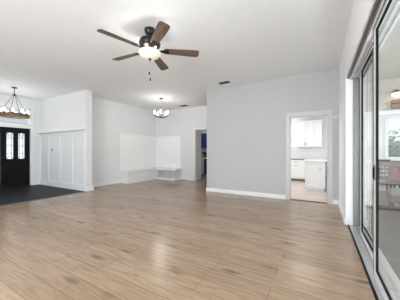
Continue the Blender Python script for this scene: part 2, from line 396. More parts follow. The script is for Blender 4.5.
for i, (a, b) in enumerate(((-5.4, -3.1), (-2.6, -0.3))):
    m_ = MB(); t = .06
    m_.box(a, a + t, -3.3, -3.22, zz0, zz1); m_.box(b - t, b, -3.3, -3.22, zz0, zz1); m_.box(a, b, -3.3, -3.22, zz0, zz0 + t); m_.box(a, b, -3.3, -3.22, zz1 - t, zz1)
    m_.box((a + b) / 2 - .03, (a + b) / 2 + .03, -3.3, -3.22, zz0, zz1)
    o = struct(m_, 'window_%d' % (i + 1), M['trim'], ['added unseen rear window beside the left wall', 'added unseen rear window beside the slider wall'][i] + ' in a white frame', 'window')  # rear windows added unseen, to bring light in from behind
    MB().box(a + t, b - t, -3.265, -3.255, zz0 + t, zz1 - t).build('pane', M['glass'], o)

m_ = MB(); t = .06
m_.box(-6.2, -6.12, -2.6, -2.6 + t, .6, 2.4); m_.box(-6.2, -6.12, -.4 - t, -.4, .6, 2.4); m_.box(-6.2, -6.12, -2.6, -.4, .6, .6 + t); m_.box(-6.2, -6.12, -2.6, -.4, 2.4 - t, 2.4); m_.box(-6.2, -6.12, -1.53, -1.47, .6, 2.4)
o = struct(m_, 'window_5', M['trim'], 'added unseen left living room window in a white frame', 'window')  # made-up window, added to light the slider wall
MB().box(-6.165, -6.155, -2.6 + t, -.4 - t, .66, 2.34).build('pane', M['glass'], o)
m_ = MB()
m_.box(-8.45, -8.45 + t, .2, .28, .65, 2.35); m_.box(-6.75 - t, -6.75, .2, .28, .65, 2.35); m_.box(-8.45, -6.75, .2, .28, .65, .65 + t); m_.box(-8.45, -6.75, .2, .28, 2.35 - t, 2.35)
o = struct(m_, 'window_6', M['trim'], 'added unseen entry side window in a white frame', 'window')  # made-up window, added to light the wainscot wall
MB().box(-8.45 + t, -6.75 - t, .235, .245, .71, 2.29).build('pane', M['glass'], o)

# ------------------------------------------------------------------ baseboards
BH, BT = 0.105, 0.016
def baseboard(name, boxes, label):
    m_ = MB()
    for b in boxes:
        m_.box(b[0], b[1], b[2], b[3], 0.0, BH, 0.003)
    struct(m_, 'baseboard_' + name, M['trim'], label, 'baseboard')
baseboard('kitchen', [(XK, KX0 - .09, YK - BT, YK), (KX1 + .09, XE, YK - BT, YK), (XK - BT, XK, YK - BT, YB)], 'white baseboard along the kitchen wall')
baseboard('right', [(XE - BT, XE, DY1 + .02, YK - BT)], 'short white baseboard between the kitchen wall corner and the slider')
baseboard('dining', [(XD, XD + BT, YW + .2, 5.40)], 'white baseboard on the dining side wall up to the bench')
baseboard('back', [(-5.20, PX0 - .09, YB - BT, YB)], 'white baseboard on the back wall between bench and doorway')
baseboard('left', [(-6.1, -6.1 + BT, -3.2, .28)], 'white baseboard on the left living room wall')
baseboard('rear', [(-6.08, .34, -3.2, -3.2 + BT)], 'white baseboard under the added rear windows')

# ------------------------------------------------------------------ casings
def casing(name, x0, x1, h, y, wd, label, jamb=0.12, col='trim'):
    m_ = MB(); d = 0.02
    m_.box(x0 - wd, x0, y - d, y, 0, h, .004); m_.box(x1, x1 + wd, y - d, y, 0, h, .004); m_.box(x0 - wd, x1 + wd, y - d, y, h, h + wd, .004)
    m_.box(x0, x0 + .015, y - .005, y + jamb, 0, h); m_.box(x1 - .015, x1, y - .005, y + jamb, 0, h); m_.box(x0 + .015, x1 - .015, y - .005, y + jamb, h - .015, h)
    return struct(m_, name, M[col], label, 'door casing')
kc = casing('trim_1', KX0, KX1, KH, YK, .09, 'casing with shade painted in around the kitchen opening', col='casing_shaded')
for z in (1.93, 1.46):
    hb = MB(); hb.box(KX0 + .015, KX0 + .019, YK + .03, YK + .09, z - .045, z + .045); hb.tube([(KX0 + .022, YK + .03, z - .045), (KX0 + .022, YK + .03, z + .045)], .007, 8)
    hb.build('hinge', M['nickel'], kc)
casing('trim_2', PX0, PX1, PH, YB, .06, 'slim white casing around the doorway in the back wall')
struct(MB().box(KX0, KX1, YK + .005, YK + .075, 0, .012, .004), 'trim_3', M['strip'], 'dark wood threshold strip in the kitchen opening', 'threshold')
struct(MB().box(-6.085, -6.04, 0.3, YW - .04, 0, .008, .003), 'trim_4', M['channel'], 'thin dark edging strip between slate tile and oak floor', 'edging strip')

# ------------------------------------------------------------------ entry wainscot
wz = 1.84
m_ = MB(); d = .018
def batt(x0, x1, z0, z1, dd=d): m_.box(x0, x1, YW - dd, YW, z0, z1, .002)
batt(XF, XW, 0.0, .20, .024); batt(XF, XW, wz - .10, wz)
m_.box(XF, XW + .04, YW - .15, YW, wz, wz + .035, .004)
for xc in (-8.86, -8.25, -7.5, -6.77, -6.145): batt(xc - .03, xc + .03, .2, wz - .1)
struct(m_, 'trim_5', M['trim'], 'white board and batten wainscot with shelf cap on the entry wall', 'wainscot')
m_ = MB()
m_.box(XF, XF + .024, EY1 + .07, YW - .024, 0, .20, .002); m_.box(XF, XF + .018, EY1 + .07, YW - .018, wz - .10, wz, .002)
m_.box(XF, XF + .12, EY1 + .07, YW - .15, wz, wz + .035, .003)
struct(m_, 'trim_6', M['trim'], 'narrow white wainscot between the front door and the entry wall', 'wainscot')
m_ = MB(); m_.box(XW, XW + .045, YW - .035, YW + .235, 0, .16, .004)
struct(m_, 'trim_7', M['trim'], 'white plinth block at the foot of the free end of the entry wall', 'trim')

# ------------------------------------------------------------------ front doors, transom
m_ = MB(); c = .065
m_.box(XF, XF + .02, EY1, EY1 + c, 0, 2.70 + c, .003); m_.box(XF, XF + .02, EY0 - c, EY0, 0, 2.70 + c, .003); m_.box(XF, XF + .02, EY0, EY1, 2.70, 2.70 + c, .003)
m_.box(XF - .10, XF + .012, EY0, EY1, 2.005, 2.11, .003)
struct(m_, 'trim_8', M['trim'], 'white casing around the black front doors and transom', 'door casing')
struct(MB().box(XF - .11, XF + .01, EY0, EY1, 0, .018, .004), 'trim_21', M['bronze'], 'dark bronze sill under the black front doors', 'threshold')
def entry_leaf(n, y0, y1, hs, label):
    root = thing('door_%d' % n, label, 'front door', (XF - .05, (y0 + y1) / 2, 0), kind='structure')
    x0, x1 = XF - .07, XF - .025
    yc = (y0 + y1) / 2; lw = .18
    lites = [(yc - .065 - lw, yc - .065), (yc + .065, yc + .065 + lw)]
    z0, z1 = .95, 1.82
    b = MB()
    ys = [y0, lites[0][0], lites[0][1], lites[1][0], lites[1][1], y1]
    b.box(x0, x1, y0, y1, 0.02, z0); b.box(x0, x1, y0, y1, z1, 2.00)
    for k in (0, 2, 4): b.box(x0, x1, ys[k], ys[k + 1], z0, z1)
    b.build('door_slab', M['black'], root)
    b = MB()
    for (a, e) in lites:
        t = .018                                  # raised lower panels and lite beads
        b.box(x1, x1 + .012, a - .01, e + .01, .20, .80, .005)
        b.box(x1, x1 + .008, a - t, a, z0 - t, z1 + t); b.box(x1, x1 + .008, e, e + t, z0 - t, z1 + t)
        b.box(x1, x1 + .008, a, e, z0 - t, z0); b.box(x1, x1 + .008, a, e, z1, z1 + t)
    b.build('door_panel', M['black'], root)
    for (a, e) in lites:
        g = MB().box(x0 + .018, x0 + .026, a, e, z0, z1).build('glass_lite', M['frosted'], root)
        ir = MB(); xx = x0 + .032; cy = (a + e) / 2; zc = (z0 + z1) / 2
        ir.tube([(xx, cy - .045, z0), (xx, cy - .045, z1)], .0065, 6); ir.tube([(xx, cy + .045, z0), (xx, cy + .045, z1)], .0065, 6)
        for zz in (z0 + .17, zc, z1 - .17):
            ir.tube([(xx, cy, zz + .085), (xx, cy + .05, zz), (xx, cy, zz - .085), (xx, cy - .05, zz), (xx, cy, zz + .085)], .0065, 6)
            ir.tube([(xx, a, zz), (xx, cy - .05, zz)], .0065, 6); ir.tube([(xx, e, zz), (xx, cy + .05, zz)], .0065, 6)
            ir.tube([(xx, cy + .018 * math.cos(t), zz + .018 * math.sin(t)) for t in [k * math.pi / 6 for k in range(13)]], .005, 6, cap=False)
        for s_ in (-1, 1):
            ir.tube([(xx, cy + s_ * .085, z1), (xx, cy + s_ * .05, z1 - .07), (xx, cy, z1 - .085)], .0065, 6)
            ir.tube([(xx, cy + s_ * .085, z0), (xx, cy + s_ * .05, z0 + .07), (xx, cy, z0 + .085)], .0065, 6)
        ir.build('scrollwork', M['iron'], g)
    hd = MB(); hy = y0 + .06 if hs < 0 else y1 - .06
    hd.lathe((0, 0, 0), [(0, 0), (.028, 0), (.028, .01), (.012, .016), (.012, .045), (.026, .055), (.028, .07), (.018, .082), (0, .084)], 18)
    hd.xform(Matrix.Translation((x1, hy, 1.0)) @ Matrix.Rotation(R(90), 4, 'Y'))
    hd.build('door_knob', M['bronze'], root, True)
entry_leaf(1, 2.66, 3.45, -1, 'black panelled front door leaf with two leaded glass lites')
entry_leaf(2, 1.86, 2.65, 1, 'second black front door leaf outside the picture edge')
tr = thing('window_3', 'clear transom window above the black front door', 'window', (XF - .05, (EY0 + EY1) / 2, 2.11), kind='structure')
m_ = MB(); t = .035
m_.box(XF - .08, XF - .02, EY0, EY0 + t, 2.11, 2.70); m_.box(XF - .08, XF - .02, EY1 - t, EY1, 2.11, 2.70); m_.box(XF - .08, XF - .02, EY0, EY1, 2.11, 2.11 + t); m_.box(XF - .08, XF - .02, EY0, EY1, 2.70 - t, 2.70)
m_.build('window_frame', M['trim'], tr)
MB().box(XF - .055, XF - .045, EY0 + t, EY1 - t, 2.11 + t, 2.70 - t).build('pane', M['glass'], tr)
# porch outside the front door
struct(MB().box(-11.6, XF - .12, 0.6, 4.6, -.12, -.02), 'ground_porch', M['greytile'], 'pale porch slab outside the front door', 'porch')
m_ = MB()
for k in range(11): m_.box(-11.0, -10.96, .8, 4.6, 2.0 + k * .12, 2.105 + k * .12)
struct(m_, 'wall_neighbour', M['siding'], 'pale lap siding seen through the transom', 'wall')

# ------------------------------------------------------------------ small wall devices
def plate(name, label, cat, loc, normal, wd, ht, inner, inner_mat, dp=.012, group=None):
    root = thing(name, label, cat, loc)
    b = MB(); x, y, z = loc
    b.box(x - wd / 2, x + wd / 2, y - dp, y, z - ht / 2, z + ht / 2, .003); b.build('cover_plate', M['plastic'], root)
    for (ix, iz, iw, ih) in inner:
        MB().box(x + ix - iw / 2, x + ix + iw / 2, y - dp - .006, y - dp, z + iz - ih / 2, z + iz + ih / 2, .002).build('button' if cat != 'outlet' else 'socket', inner_mat, root)
    return root
plate('alarm_keypad', 'small white and grey keypad high on the entry wainscot', 'keypad', (-7.98, YW, 1.24), None, .17, .13, [(0.0, .02, .10, .05), (-.03, -.035, .03, .02), (.03, -.035, .03, .02)], M['lens'], .025)
plate('light_switch', 'grey light switch just below the keypad on the entry wainscot', 'switch', (-8.0, YW, 1.07), None, .11, .075, [(-.02, 0, .025, .045), (.02, 0, .025, .045)], M['greyplastic'])
plate('wall_outlet', 'white wall outlet low on the entry wainscot', 'outlet', (-7.98, YW, .33), None, .075, .115, [(0, .025, .035, .03), (0, -.025, .035, .03)], M['greyplastic'])
th = thing('thermostat', 'small round white thermostat beside the kitchen opening', 'thermostat', (.315, YK, 1.96))
b = MB(); b.lathe((0, 0, 0), [(0, 0), (.042, 0), (.042, .018), (.036, .026), (0, .026)], 24); b.xform(Matrix.Translation((.315, YK, 1.96)) @ Matrix.Rotation(R(90), 4, 'X')); b.build('body', M['plastic'], th, True)
b = MB(); b.lathe((0, 0, 0), [(0, 0), (.026, 0), (.026, .003), (0, .003)], 24); b.xform(Matrix.Translation((.315, YK - .026, 1.96)) @ Matrix.Rotation(R(90), 4, 'X')); b.build('dial', M['greyplastic'], th, True)

# ------------------------------------------------------------------ ceiling vents
def vent(x, y, wx, wy, label):
    root = thing('ceiling_vent', label, 'vent', (x, y, H), group='ceiling vents')
    b = MB(); t = .018
    b.box(x - wx / 2, x + wx / 2, y - wy / 2, y - wy / 2 + t, H - .01, H); b.box(x - wx / 2, x + wx / 2, y + wy / 2 - t, y + wy / 2, H - .01, H)
    b.box(x - wx / 2, x - wx / 2 + t, y - wy / 2, y + wy / 2, H - .01, H); b.box(x + wx / 2 - t, x + wx / 2, y - wy / 2, y + wy / 2, H - .01, H)
    b.build('vent_frame', M['channel'], root)
    MB().box(x - wx / 2 + t, x + wx / 2 - t, y - wy / 2 + t, y + wy / 2 - t, H - .003, H - .0005).build('duct', M['gasket'], root)
    n = 5
    for k in range(n):
        yy = y - wy / 2 + t + (k + .5) * (wy - 2 * t) / n
        s_ = MB(); s_.box(-wx / 2 + t, wx / 2 - t, -.008, .008, -.0015, .0015)
        s_.xform(Matrix.Translation((x, yy, H - .008)) @ Matrix.Rotation(R(35), 4, 'X')); s_.build('louver', M['channel'], root)
vent(-2.23, 5.22, .29, .15, 'dark ceiling vent near the kitchen wall')
vent(-4.77, 7.02, .32, .18, 'ceiling vent in the dining corner beyond the small chandelier')

# ------------------------------------------------------------------ ceiling fan
FX, FY = -2.252, 2.393
fan = thing('ceiling_fan', 'five blade brown ceiling fan with dark bronze housing and lit bowl', 'ceiling fan', (FX, FY, H))
MB().lathe((FX, FY, H), [(0, 0), (.078, 0), (.082, -.014), (.072, -.06), (.045, -.09), (.0, -.094)]).build('canopy', M['bronze'], fan, True)
MB().tube([(FX, FY, H - .08), (FX, FY, H - .16)], .02, 14).build('downrod', M['bronze'], fan, True)
MB().lathe((FX, FY, H), [(0, -.135), (.05, -.137), (.11, -.148), (.15, -.175), (.162, -.215), (.155, -.255), (.12, -.285), (.09, -.295), (0, -.295)]).build('motor_housing', M['bronze'], fan, True)
MB().lathe((FX, FY, H), [(0, -.295), (.09, -.295), (.095, -.325), (.08, -.335), (.11, -.345), (.125, -.355), (0, -.355)]).build('light_fitter', M['nickel'], fan, True)
MB().lathe((FX, FY, H), [(r * .90, -.345 + (z + .31) * .86) for r, z in [(.175, -.31), (.185, -.318), (.18, -.345), (.155, -.385), (.11, -.415), (.05, -.43), (0, -.432), (0, -.424), (.05, -.422), (.105, -.407), (.148, -.38), (.172, -.343), (.172, -.318), (.12, -.312)]], 40).build('glass_bowl', M['bowl'], fan, True)
MB().lathe((FX, FY, H), [(0, -.446), (.022, -.448), (.024, -.458), (.012, -.470), (.008, -.486), (0, -.488)], 16).build('finial', M['bronze'], fan, True)
zb = H - .325; BRAD = .755
for k in range(5):
    a = R(-33 + 72 * k)
    ir = MB()
    ir.prism([(.08, -.028), (.17, -.018), (.24, -.045), (.29, -.04), (.29, .04), (.24, .045), (.17, .018), (.08, .028)], -.006, .002, .002)
    for px, py in ((.25, -.025), (.25, .025), (.28, 0)): ir.lathe((px, py, -.006), [(0, -.006), (.007, -.005), (.008, 0), (0, 0)], 10)
    rot = Matrix.Translation((FX, FY, zb)) @ Matrix.Rotation(a, 4, 'Z') @ Matrix.Rotation(R(-13), 4, 'X')
    ir.xform(rot); iron = ir.build('blade_iron', M['bronze'], fan, True)
    bl = MB(); w0, w1 = .055, .074
    pts = [(.23, -w0), (.60, -w1), (BRAD - .03, -w1), (BRAD - .008, -w1 + .012), (BRAD, -w1 + .035), (BRAD, w1 - .035), (BRAD - .008, w1 - .012), (BRAD - .03, w1), (.60, w1), (.23, w0), (.215, w0 - .02), (.215, -w0 + .02)]
    bl.prism(pts, .002, .010)
    o = bl.build('fan_blade', M['blade'], fan, local=True)
    o.matrix_local = Matrix.Translation((0, 0, zb - H)) @ Matrix.Rotation(a, 4, 'Z') @ Matrix.Rotation(R(-13), 4, 'X')
def chain(dx, dy, z1):
    b = MB(); x, y = FX + dx, FY + dy
    b.tube([(x, y, H - .44), (x, y, z1 + .05)], .0022, 6)
    p = b.build('pull_chain', M['nickel'], fan)
    MB().lathe((x, y, z1), [(0, .055), (.006, .05), (.011, .025), (.010, .005), (0, 0)], 12).build('chain_fob', M['bronze'], p, True)
chain(-.012, .021, 2.27); chain(.016, -.028, 2.345)

for k in range(3):
    a = R(30 + 120 * k); lamp_glow('fan_bulb', (FX + .10 * math.cos(a), FY + .10 * math.sin(a), H - .335), 11, .03)

# ------------------------------------------------------------------ dining chandelier
CX, CY = -4.80, 5.66
ch = thing('chandelier', 'small chandelier with clear glass shades over the dining corner', 'chandelier', (CX, CY, H))
MB().lathe((CX, CY, H), [(0, 0), (.065, 0), (.065, -.012), (.05, -.025), (0, -.028)]).build('canopy', M['bronze'], ch, True)
MB().tube([(CX, CY, H - .02), (CX, CY, 2.52)], .009, 10).build('stem', M['nickel'], ch, True)
MB().lathe((CX, CY, 2.34), [(0, 0), (.012, .004), (.02, .02), (.035, .035), (.04, .07), (.022, .09), (.022, .16), (.03, .18), (.012, .20), (0, .20)], 18).build('hub', M['bronze'], ch, True)
for k in range(5):
    a = R(18 + 72 * k); u = Vector((math.cos(a), math.sin(a), 0)); c0 = Vector((CX, CY, 0))
    P = lambda r, z: tuple(c0 + u * r + Vector((0, 0, z)))
    arm = MB().tube([P(.03, 2.40), P(.09, 2.385), P(.16, 2.39), P(.215, 2.41), P(.235, 2.44)], .009, 8).build('arm', M['bronze'], ch, True)
    q = P(.235, 2.44)
    MB().lathe(q, [(0, 0), (.03, .002), (.052, .014), (.054, .024), (0, .024)], 18).build('cup', M['bronze'], arm, True)
    MB().lathe(q, [(.05, .024), (.055, .19), (.052, .19), (.047, .027)], 24, True).build('glass_shade', M['shade_glass'], ch, True)
    MB().lathe(q, [(.012, .024), (.012, .07), (.018, .082), (.029, .105), (.029, .14), (.02, .165), (0, .175)], 16).build('bulb', M['bulb'], ch, True)

lamp_glow('chandelier_glow', (CX, CY, 2.40), 20, .24)

# ------------------------------------------------------------------ entry chandelier
GX, GY = -7.69, 2.60; RZ = 2.20; RR = .325
en = thing('wagon_wheel_chandelier', 'large ring chandelier of brown wood and candle bulbs hanging in the entry', 'chandelier', (GX, GY, H))
MB().lathe((GX, GY, H), [(0, 0), (.07, 0), (.07, -.015), (.03, -.03), (0, -.03)]).build('canopy', M['bronze'], en, True)
MB().tube([(GX, GY, H - .02), (GX, GY, 2.84)], .010, 10).build('stem', M['bronze'], en, True)
MB().lathe((GX, GY, 2.81), [(0, 0), (.045, .004), (.05, .02), (.03, .04), (0, .045)], 18).build('hub', M['bronze'], en, True)
MB().lathe((GX, GY, RZ), [(RR - .018, 0), (RR + .018, 0), (RR + .018, .075), (RR - .018, .075)], 56, True).build('ring', M['ringwood'], en, True)
for z in (RZ - .004, RZ + .068):
    MB().lathe((GX, GY, z), [(RR + .019, 0), (RR + .023, 0), (RR + .023, .012), (RR + .019, .012)], 56, True).build('metal_band', M['bronze'], en, True)
for k in range(4):
    a = R(2 + 90 * k); ca, sa = math.cos(a), math.sin(a)
    MB().tube([(GX + .03 * ca, GY + .03 * sa, 2.825), (GX + RR * ca, GY + RR * sa, RZ + .07)], .0055, 8).build('rod', M['bronze'], en, True)
for k in range(10):
    a = R(12 + 36 * k); q = (GX + RR * math.cos(a), GY + RR * math.sin(a), RZ + .075)
    hld = MB().lathe(q, [(0, 0), (.03, 0), (.03, .008), (.016, .012), (.016, .035), (0, .035)], 14).build('bulb_holder', M['bronze'], en, True)
    MB().lathe(q, [(.012, .035), (.018, .05), (.028, .075), (.028, .10), (.018, .125), (0, .135)], 16).build('bulb', M['bulb'], en, True)


lamp_glow('entry_chandelier_glow', (GX, GY, RZ + .16), 5, .3)

# ------------------------------------------------------------------ corner benches and shiplap
BHGT, BD = .48, .44
def bench(label, x0, x1, y0, y1, front, loc):
    root = thing('corner_bench', label, 'bench', loc, group='built-in corner benches')
    b = MB(); b.box(x0 + (.033 if front == 'y' else 0), x1, y0, y1, 0, BHGT - .107, .002)
    b.box(x0 + .04, x1 - .025, y0 + .025, y1 - .02, BHGT - .12, BHGT - .08)
    if front == 'x': b.box(x1, x1 + .03, y1 - BD, y1, 0, BHGT - .107); b.build('bench_box', M['trim'], root)
    t = MB()
    if front == 'x':
        t.box(x0, x1 + .03, y0 - .02, y1, BHGT - .085, BHGT, .005)
        t.build('seat', M['trim'], root)
        m2 = MB(); m2.box(x1, x1 + .012, y0, y1 - BD, 0, .09, .002)
        m2.box(x0 + .02, x1 + .012, y0 - .012, y0, 0, .09, .002)
        m2.build('face_frame', M['trim'], root)
    else:
        t.box(x0 + .033, x1 + .015, y0 - .015, y1, BHGT - .085, BHGT, .005)
        t.build('seat', M['trim'], root)
        m2 = MB(); m2.box(x0 + .033, x1, y0 - .012, y0, 0, .09, .002)
        m2.box(x1, x1 + .012, y0, y1 - .02, 0, .09, .002)
        m2.build('face_frame', M['trim'], root)
bench('white built-in bench along the dining side wall, the longer of the two', XD, XD + BD, 5.41, YB, 'x', (XD + BD / 2, 6.4, 0))
bench('white built-in bench along the back wall, ending near the doorway', XD + BD, -5.21, YB - BD, YB, 'y', (-5.7, YB - BD / 2, 0))
SZ0, SZ1 = BHGT, 1.89
n = 10; hh = (SZ1 - SZ0 - .05) / n
m_ = MB()
for k in range(n): m_.box(XD, XD + .02, 5.45, YB, SZ0 + k * hh, SZ0 + (k + 1) * hh - .02, .001)
m_.box(XD, XD + .003, 5.45, YB, SZ0, SZ1 - .03)
m_.box(XD, XD + .03, 5.41, YB, SZ1 - .05, SZ1, .003); m_.box(XD, XD + .022, 5.41, 5.45, SZ0, SZ1 - .05, .003)
struct(m_, 'trim_9', M['shiplap'], 'white shiplap panel above the longer bench on the dining side wall', 'shiplap panel')
m_ = MB()
for k in range(n): m_.box(XD + .02, -5.25, YB - .02, YB, SZ0 + k * hh, SZ0 + (k + 1) * hh - .02, .001)
m_.box(XD + .014, -5.25, YB - .003, YB, SZ0, SZ1 - .03)
m_.box(XD + .03, -5.21, YB - .03, YB, SZ1 - .05, SZ1, .003); m_.box(-5.25, -5.21, YB - .022, YB, SZ0, SZ1 - .05, .003)
struct(m_, 'trim_10', M['shiplap'], 'white shiplap panel above the bench on the back wall', 'shiplap panel')

# ------------------------------------------------------------------ slider wall: frame, track, panels
m_ = MB()
m_.box(XE + .022, XE + .046, DY0, DY1, DH - .02, DH - .001)
struct(m_, 'trim_11', M['channel'], 'dark shade channel under the header of the sliding doors', 'shade channel')
m_ = MB()
m_.box(.425, .60, DY0 + .035, DY1 - .035, DH - .03, DH)
for x in (.420, .470, .520, .570): m_.box(x - .004, x + .004, DY0 + .035, DY1 - .035, DH - .06, DH - .03)
for x in (.420, .470, .520, .570): m_.box(x - .004, x + .004, DY0 + .035, DY1 - .035, DH - .034, DH - .03)
struct(m_, 'trim_12', M['alu_white'], 'white head track of the sliding glass doors', 'door frame')
m_ = MB(); m_.box(.455, .60, DY1 - .035, DY1, 0, DH); m_.box(.455, .60, DY0, DY0 + .035, 0, DH)
for x in (.470, .520, .570): m_.box(x - .004, x + .004, DY1 - .055, DY1 - .035, 0, DH - .03)
struct(m_, 'trim_20', M['alu_dark'], 'dark grey channel jambs at both ends of the sliding doors', 'door frame')
m_ = MB(); m_.box(.405, .63, DY0, DY1, -.1, .008, .002)
for x in (.420, .470, .520, .570): m_.box(x - .004, x + .004, DY0 + .03, DY1 - .03, .008, .022)
struct(m_, 'trim_13', M['alu'], 'grey aluminium floor track of the sliding glass doors', 'door track')
struct(MB().box(.385, .405, DY0, DY1, -.05, .010, .002), 'trim_14', M['gasket'], 'black edge strip along the sliding door track', 'edge strip')
def slider(nm, xc, y0, y1, label, handle=False):
    root = thing('door_%d' % nm, label, 'sliding door', (xc, (y0 + y1) / 2, 0), kind='structure')
    z0, z1 = .024, DH - .035; a = .008; sw = .09
    b = MB()
    b.box(xc - a, xc + a, y0, y0 + sw, z0, z1, .003); b.box(xc - a, xc + a, y1 - sw, y1, z0, z1, .003)
    b.box(xc - a, xc + a, y0 + sw, y1 - sw, z0, z0 + .08, .003); b.box(xc - a, xc + a, y0 + sw, y1 - sw, z1 - .06, z1, .003)
    b.build('door_frame', M['alu_white'], root)
    g = MB(); t = .010
    g.box(xc - a - .001, xc + a + .001, y0 + sw, y0 + sw + t, z0 + .08, z1 - .06); g.box(xc - a - .001, xc + a + .001, y1 - sw - t, y1 - sw, z0 + .08, z1 - .06)
    g.box(xc - a - .001, xc + a + .001, y0 + sw, y1 - sw, z0 + .08, z0 + .08 + t); g.box(xc - a - .001, xc + a + .001, y0 + sw, y1 - sw, z1 - .06 - t, z1 - .06)
    g.box(xc - a - .002, xc + a + .002, y1 - .004, y1 + .004, z0, z1)
    g.build('gasket', M['gasket'], root)
    MB().box(xc + .002, xc + .006, y0 + sw, y1 - sw, z0 + .08, z1 - .06).build('pane', M['glass'], root)
    if handle:
        h = MB(); yy = y1 - sw / 2
        h.box(xc - a - .006, xc - a, yy - .006, yy + .006, .92, 1.06, .002); h.box(xc - a - .016, xc - a - .006, yy - .003, yy + .003, .94, 1.04, .002)
        h.build('handle', M['gasket'], root)
slider(3, .545, 3.04, 4.07, 'sliding glass door panel on the outermost track beside the wall jamb')
slider(4, .495, 2.75, 3.66, 'sliding glass door panel on the middle track')
slider(5, .445, 1.24, 2.52, 'nearest sliding glass door panel on the inner track with dark handle', True)
slider(6, .495, .09, 1.30, 'sliding glass door panel beside the camera end of the opening')

# ------------------------------------------------------------------ kitchen
BK = 9.95
def handle_v(x, y, z, L_=.13):
    h = MB(); h.tube([(x, y - .028, z - L_ / 2), (x, y - .028, z + L_ / 2)], .006, 8)
    for zz in (z - L_ / 2 + .015, z + L_ / 2 - .015): h.tube([(x, y, zz), (x, y - .028, zz)], .005, 8)
    return h
def handle_h(x, y, z, L_=.14):
    h = MB(); h.tube([(x - L_ / 2, y - .028, z), (x + L_ / 2, y - .028, z)], .006, 8)
    for xx in (x - L_ / 2 + .015, x + L_ / 2 - .015): h.tube([(xx, y, z), (xx, y - .028, z)], .005, 8)
    return h
def shaker(x0, x1, z0, z1, y, fr=.06, dp=.018):
    b = MB(); b.box(x0, x1, y - dp + .008, y, z0, z1)
    b.box(x0, x0 + fr, y - dp, y - dp + .008, z0, z1); b.box(x1 - fr, x1, y - dp, y - dp + .008, z0, z1)
    b.box(x0 + fr, x1 - fr, y - dp, y - dp + .008, z0, z0 + fr); b.box(x0 + fr, x1 - fr, y - dp, y - dp + .008, z1 - fr, z1)
    return b
def upper(x0, x1, z0, z1, yw, label, doors, hm, matn, dep=.33, crown=True):
    yw -= .014; yf = yw - dep
    root = thing('upper_cabinet', label, 'cabinet', ((x0 + x1) / 2, yw - dep / 2, z0))
    MB().box(x0, x1, yf, yw, z0, z1).build('cabinet_body', M[matn], root)
    if crown: MB().box(x0, x1, yf - .03, yw, z1, z1 + .07, .008).build('crown', M[matn], root)
    for (a, e, hx) in doors:
        d_ = shaker(a + .003, e - .003, z0 + .004, z1 - .004, yf).build('door', M[matn], root)
        if hx is not None: handle_v(hx, yf - .018, z0 + .12).build('handle', M[hm], d_, True)
upper(-.82, -.22, 1.39, 2.40, BK, 'white two-door upper cabinet with two dark pulls in the kitchen', [(-.82, -.52, -.555), (-.52, -.22, -.485)], 'iron', 'cab_white')
upper(-.218, .075, 1.39, 2.40, BK, 'narrow white upper cabinet at the right of the two-door one', [(-.218, .075, .03)], 'nickel', 'cab_white')
def lower(x0, x1, yw, label, fronts, hm, matn, dep=.6, zt=.86, kick='kick'):
    yw -= .014; yf = yw - dep
    root = thing('base_cabinet', label, 'cabinet', ((x0 + x1) / 2, yw - dep / 2, 0))
    MB().box(x0, x1, yf, yw, .10, zt).build('cabinet_body', M[matn], root)
    MB().box(x0, x1, yf + .06, yw, 0, .10).build('toe_kick', M[kick], root)
    for (kind, a, e, z0, z1) in fronts:
        d_ = shaker(a + .003, e - .003, z0, z1, yf, .05).build(kind, M[matn], root)
        (handle_h((a + e) / 2, yf - .018, (z0 + z1) / 2 if kind == 'drawer' else z1 - .05)).build('handle', M[hm], d_, True)
lower(-1.75, -1.15, BK, 'white base cabinet further left along the kitchen back wall', [('drawer', -1.75, -1.15, .70, .85), ('door', -1.75, -1.15, .11, .69)], 'iron', 'cab_white')
lower(-1.147, -.55, BK, 'white base cabinet with dark drawer pull beside the peninsula', [('drawer', -1.147, -.55, .70, .85), ('door', -1.147, -.55, .11, .69)], 'iron', 'cab_white')
lower(-.547, .13, BK, 'white corner base cabinet behind the peninsula', [('drawer', -.547, .13, .70, .85), ('door', -.547, .13, .11, .69)], 'iron', 'cab_white')
tag(MB().box(-1.76, .2, BK - .64, BK - .013, .86, .90, .004).build('countertop', M['darktop']), 'dark-edged countertop along the kitchen back wall', 'countertop')
struct(MB().box(-2.85, .40, BK - .012, BK, .90, 1.39), 'trim_15', M['lattice'], 'white and grey lattice tile backsplash under the kitchen cabinets', 'backsplash')
pn = thing('kitchen_peninsula', 'white kitchen peninsula cabinet whose plain end faces the opening', 'cabinet', (-.13, 7.8, 0))
MB().box(-.40, .13, 7.30, 8.55, .09, .89, .002).build('cabinet_body', M['cab_white'], pn)
MB().box(-.37, .11, 7.33, 8.55, 0, .09).build('toe_kick', M['cab_white'], pn)
b = MB(); b.box(-.405, -.36, 7.288, 7.30, .09, .89, .002); b.box(.09, .135, 7.288, 7.30, .09, .89, .002); b.box(-.36, .09, 7.288, 7.30, .09, .17, .002); b.box(-.36, .09, 7.288, 7.30, .83, .89, .002)
b.build('end_panel', M['cab_white'], pn)
tag(MB().box(-.45, .21, 7.24, 8.58, .89, .93, .005).build('countertop', M['quartz']), 'white quartz countertop overhanging the kitchen peninsula', 'countertop')
root = plate('wall_outlet', 'small outlet on the white peninsula end panel', 'outlet', (.0, 7.30, .66), None, .075, .12, [(0, .025, .035, .03), (0, -.025, .035, .03)], M['greyplastic'])
